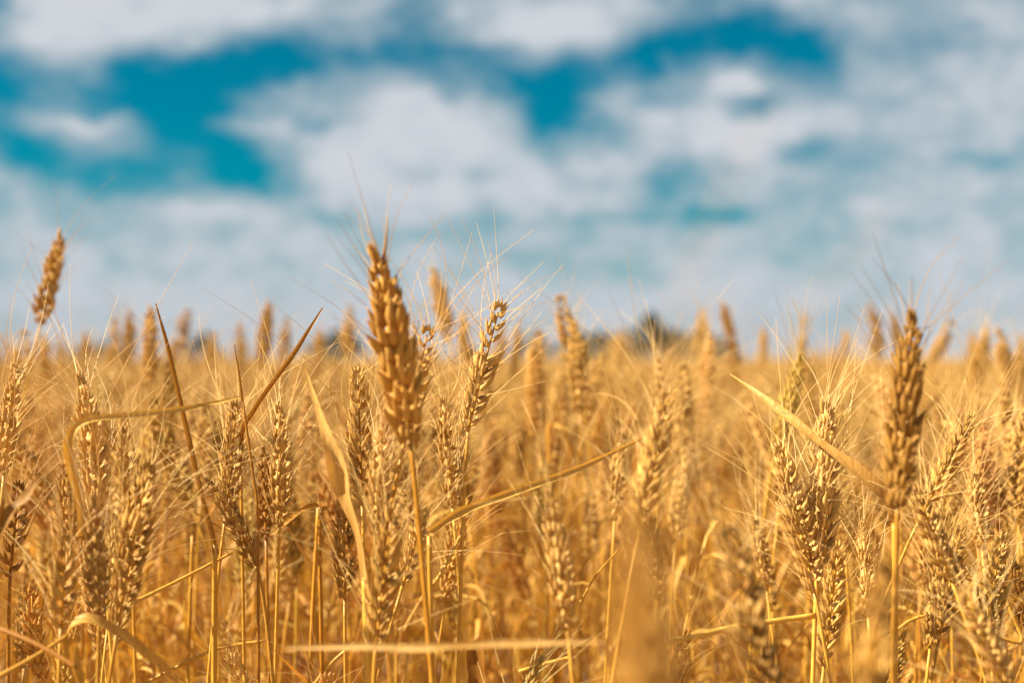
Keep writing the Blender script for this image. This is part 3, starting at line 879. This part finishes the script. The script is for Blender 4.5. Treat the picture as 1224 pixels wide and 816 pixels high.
bare_straw([(150, 828, 1.0), (205, 800, 1.0), (260, 775, 1.0), (318, 765, 1.0)], .0014, .0010, 'golden straw slanting across the foot of the thick bare straw', 'gold')

bare_straw([(514, 706, .95), (530, 680, .95), (549, 643, .96)], .0014, .0012, 'pale straw bit slanting up right beside the straw of the sharp tilted ear')
bare_straw([(693, 721, .98), (712, 688, .98), (740, 656, .97)], .0008, .0006, 'thin curved straw left of the huge front blur')
bare_straw([(1192, 688, .97), (1208, 728, .97), (1221, 766, .97), (1188, 759, .97)], .0016, .0013, 'kinked pale straw folded back at the right edge')
bare_straw([(372, 822, 1.0), (396, 792, 1.0), (424, 768, 1.0)], .0013, .0010, 'short straw crossing under the left end of the level straw')
bare_straw([(-6, 690, 1.0), (30, 712, 1.0), (52, 716, 1.0)], .0011, .0009, 'thin straw below the dark ear at the left edge')
bare_straw([(1040, 780, .98), (1090, 740, .98), (1130, 735, .98)], .0012, .0010, 'thin straw left of the foot of the open-husked ear')

# ------------------------------------------------------------------ the crowd: the nearest ones one by one, the rest as the field
def in_view(x, y, m=0.0):
    return abs(x) < 0.36 * y + m


cand = []
g = np.random.default_rng(42)
# jittered grid so stalks keep their distance
step = 0.057
for gy in np.arange(0.86, 2.25, step):
    for gx in np.arange(-1.0, 1.0, step):
        x = gx + g.uniform(-.5, .5) * step; y = gy + g.uniform(-.5, .5) * step
        if not in_view(x, y, 0.01):
            continue
        ix = 612 + FPX * x / y
        if y < 1.10 and g.random() < 0.55:
            continue
        if y < 1.45 and 585 < ix < 930 and g.random() < 0.8:
            continue
        cand.append((y, x))
cand.sort()
n_left = max(0, 300 - N_STALK - 16)
used_labels = set()
TN = [('golden', 'gold'), ('pale', 'pale'), ('golden', 'gold'), ('dull golden', 'deep'), ('pale', 'pale'), ('golden', 'gold')]


def stalk_height(y, g):
    if y < 1.05:
        return CAM_H - abs(g.normal(0.15, 0.035)) - 0.02
    if y < 1.45:
        return CAM_H + min(0.0, g.normal(-0.085, 0.04))
    if g.random() < 0.035:
        return CAM_H + g.uniform(0.0, 0.02 + 0.012 * min(y, 3))
    return CAM_H + min(-0.012, g.normal(-0.085, 0.042))


for i, (y, x) in enumerate(cand[:n_left]):
    p = PATTERNS[int(g.integers(0, len(PATTERNS)))]
    h = stalk_height(y, g)
    s = h / PROTO_H
    rz = g.uniform(0, 2 * math.pi)
    word, tone = TN[int(g.integers(0, len(TN)))]
    tcol = tuple(c * g.uniform(.92, 1.06) for c in TONE[tone][:3]) + (1,)
    e = link('wheat_stalk', None, color=tcol); e.empty_display_size = .05
    e.location = (x, y, 0); e.rotation_euler = (g.normal(0, .04), g.normal(0, .04), rz); e.scale = (s, s, s)
    link('stem', p['stem'], e, None, tcol)
    B, o = p['frame']
    ear = link('ear', p['ear'], e, to_m4(B, o), tcol)
    a = link('awns', p['awns'], ear, None, tcol); a['kind'] = 'stuff'
    for lm in p['leaf']:
        link('leaf', lm, e, None, tcol)
    # where it shows in the photo, and the landmark it stands next to
    ix, iy = 612 + FPX * x / y, 428 + FPX * (CAM_H - h + .04) / y
    near = sorted(landmarks, key=lambda q: (q[0] - ix) ** 2 + (q[1] - iy) ** 2)
    lx = math.cos(rz) * p['lean'][0] - math.sin(rz) * p['lean'][1]
    lean = 'upright' if abs(lx) < .06 else ('left-leaning' if lx < 0 else 'right-leaning')
    soft = 'sharp' if y < 1.1 else ('soft' if y < 1.5 else 'blurred')
    lab = None
    for q in near[:14]:
        dx, dy = ix - q[0], iy - q[1]
        if abs(dx) > 1.6 * abs(dy):
            rel = 'left of' if dx < 0 else 'right of'
        elif abs(dy) > 1.6 * abs(dx):
            rel = 'above' if dy < 0 else 'below'
        else:
            rel = ('above and ' if dy < 0 else 'below and ') + ('left of' if dx < 0 else 'right of')
        l2 = f'{soft} {word} {lean} stalk {rel} the {q[2]}'
        if len(l2.replace('-', ' ').split()) > 16:
            continue
        if l2 not in used_labels:
            lab = l2; break
    lab = lab or f'{soft} {word} {lean} stalk lost in the dense middle crowd'
    used_labels.add(lab)
    e['label'] = lab; e['category'] = 'wheat'; e['group'] = 'ripe wheat stalks in the field'

pts = []; rots = []; scl = []; idx = []; lod = []


def put(x, y, k, h):
    pts.append((x, y, 0.0)); rots.append((g.normal(0, .05), g.normal(0, .05), g.uniform(0, 6.283)))
    scl.append(h / PROTO_H); idx.append(int(g.integers(0, 100))); lod.append(k)


for (y, x) in cand[n_left:]:
    put(x, y, 0, stalk_height(y, g))
y_done = cand[n_left][0] if n_left < len(cand) else 2.25
# near: full-density ring round the individuals
for _ in range(9000):
    y = g.uniform(-0.8, 5.5); x = g.uniform(-4.0, 4.0)
    if abs(x) > 0.36 * max(y, 0) + 1.6:
        continue
    if y < 2.25 and in_view(x, max(y, 0), 0.03):
        continue
    if abs(x) > 0.36 * max(y, 0) + .35 and g.random() < .5:
        continue
    if y < 0.7 and abs(x) < 0.75 or (x * x + y * y) < .6:
        continue
    put(x, y, 0, stalk_height(max(y, 1.6), g))
n = 0
while n < 8500:
    y = 5.0 + 12.0 * math.sqrt(g.random()); x = g.uniform(-1, 1) * (0.36 * y + 2.0)
    put(x, y, 1, CAM_H + (g.uniform(0, .09) if g.random() < .012 else min(-.015, g.normal(-.10, .05)))); n += 1
n = 0
while n < 14000:
    y = 15 + 75 * g.random() ** 1.2; x = g.uniform(-1, 1) * (0.52 * y + 6.0)
    put(x, y, 2, CAM_H + min(-.02, g.normal(-.12, .05))); n += 1


def build_field():
    me = bpy.data.meshes.new('wheat_field')
    me.from_pydata(pts, [], [])
    me.attributes.new('rotv', 'FLOAT_VECTOR', 'POINT').data.foreach_set('vector', np.array(rots, 'f').ravel())
    me.attributes.new('scl', 'FLOAT', 'POINT').data.foreach_set('value', np.array(scl, 'f'))
    me.attributes.new('pick', 'INT', 'POINT').data.foreach_set('value', np.array(idx, 'i'))
    me.attributes.new('lod', 'INT', 'POINT').data.foreach_set('value', np.array(lod, 'i'))
    ob = link('wheat_field', me)
    ob['kind'] = 'stuff'
    ob['label'] = 'dense golden wheat crowding back out of focus to the horizon'
    ob['category'] = 'wheat field'
    ng = bpy.data.node_groups.new('wheat_field_nodes', 'GeometryNodeTree')
    ng.interface.new_socket('Geometry', in_out='INPUT', socket_type='NodeSocketGeometry')
    ng.interface.new_socket('Geometry', in_out='OUTPUT', socket_type='NodeSocketGeometry')
    n = ng.nodes.new; l = ng.links.new
    gi = n('NodeGroupInput'); go = n('NodeGroupOutput'); join = n('GeometryNodeJoinGeometry')

    def attr(name, kind):
        a = n('GeometryNodeInputNamedAttribute'); a.data_type = kind; a.inputs['Name'].default_value = name
        return a.outputs['Attribute']
    ar, as_, ai, al = attr('rotv', 'FLOAT_VECTOR'), attr('scl', 'FLOAT'), attr('pick', 'INT'), attr('lod', 'INT')
    e2r = n('FunctionNodeEulerToRotation'); l(ar, e2r.inputs[0])
    for k, pats in enumerate((PATTERNS, MID, FAR)):
        jg = n('GeometryNodeJoinGeometry')
        for q, p in enumerate(pats):
            src = bpy.data.objects.new('stalk_pattern', merge_pattern(p, 'stalk_pattern'))
            oi = n('GeometryNodeObjectInfo'); oi.inputs['Object'].default_value = src
            oi.inputs['As Instance'].default_value = False
            ti = n('GeometryNodeGeometryToInstance'); l(oi.outputs['Geometry'], ti.inputs[0]); l(ti.outputs[0], jg.inputs[0])
        cmp_ = n('FunctionNodeCompare'); cmp_.data_type = 'INT'; cmp_.operation = 'EQUAL'
        ins = [s for s in cmp_.inputs if s.type == 'INT' and s.enabled]
        l(al, ins[0]); ins[1].default_value = k
        md = n('FunctionNodeIntegerMath'); md.operation = 'MODULO'; l(ai, md.inputs[0]); md.inputs[1].default_value = len(pats)
        ip = n('GeometryNodeInstanceOnPoints')
        l(gi.outputs[0], ip.inputs['Points']); l(jg.outputs[0], ip.inputs['Instance']); l(cmp_.outputs[0], ip.inputs['Selection'])
        ip.inputs['Pick Instance'].default_value = True
        l(md.outputs[0], ip.inputs['Instance Index']); l(e2r.outputs[0], ip.inputs['Rotation']); l(as_, ip.inputs['Scale'])
        l(ip.outputs[0], join.inputs[0])
    l(join.outputs[0], go.inputs[0])
    mod = ob.modifiers.new('field', 'NODES'); mod.node_group = ng


build_field()
print('stalks by hand', N_STALK, 'crowd', n_left, 'field', len(pts))
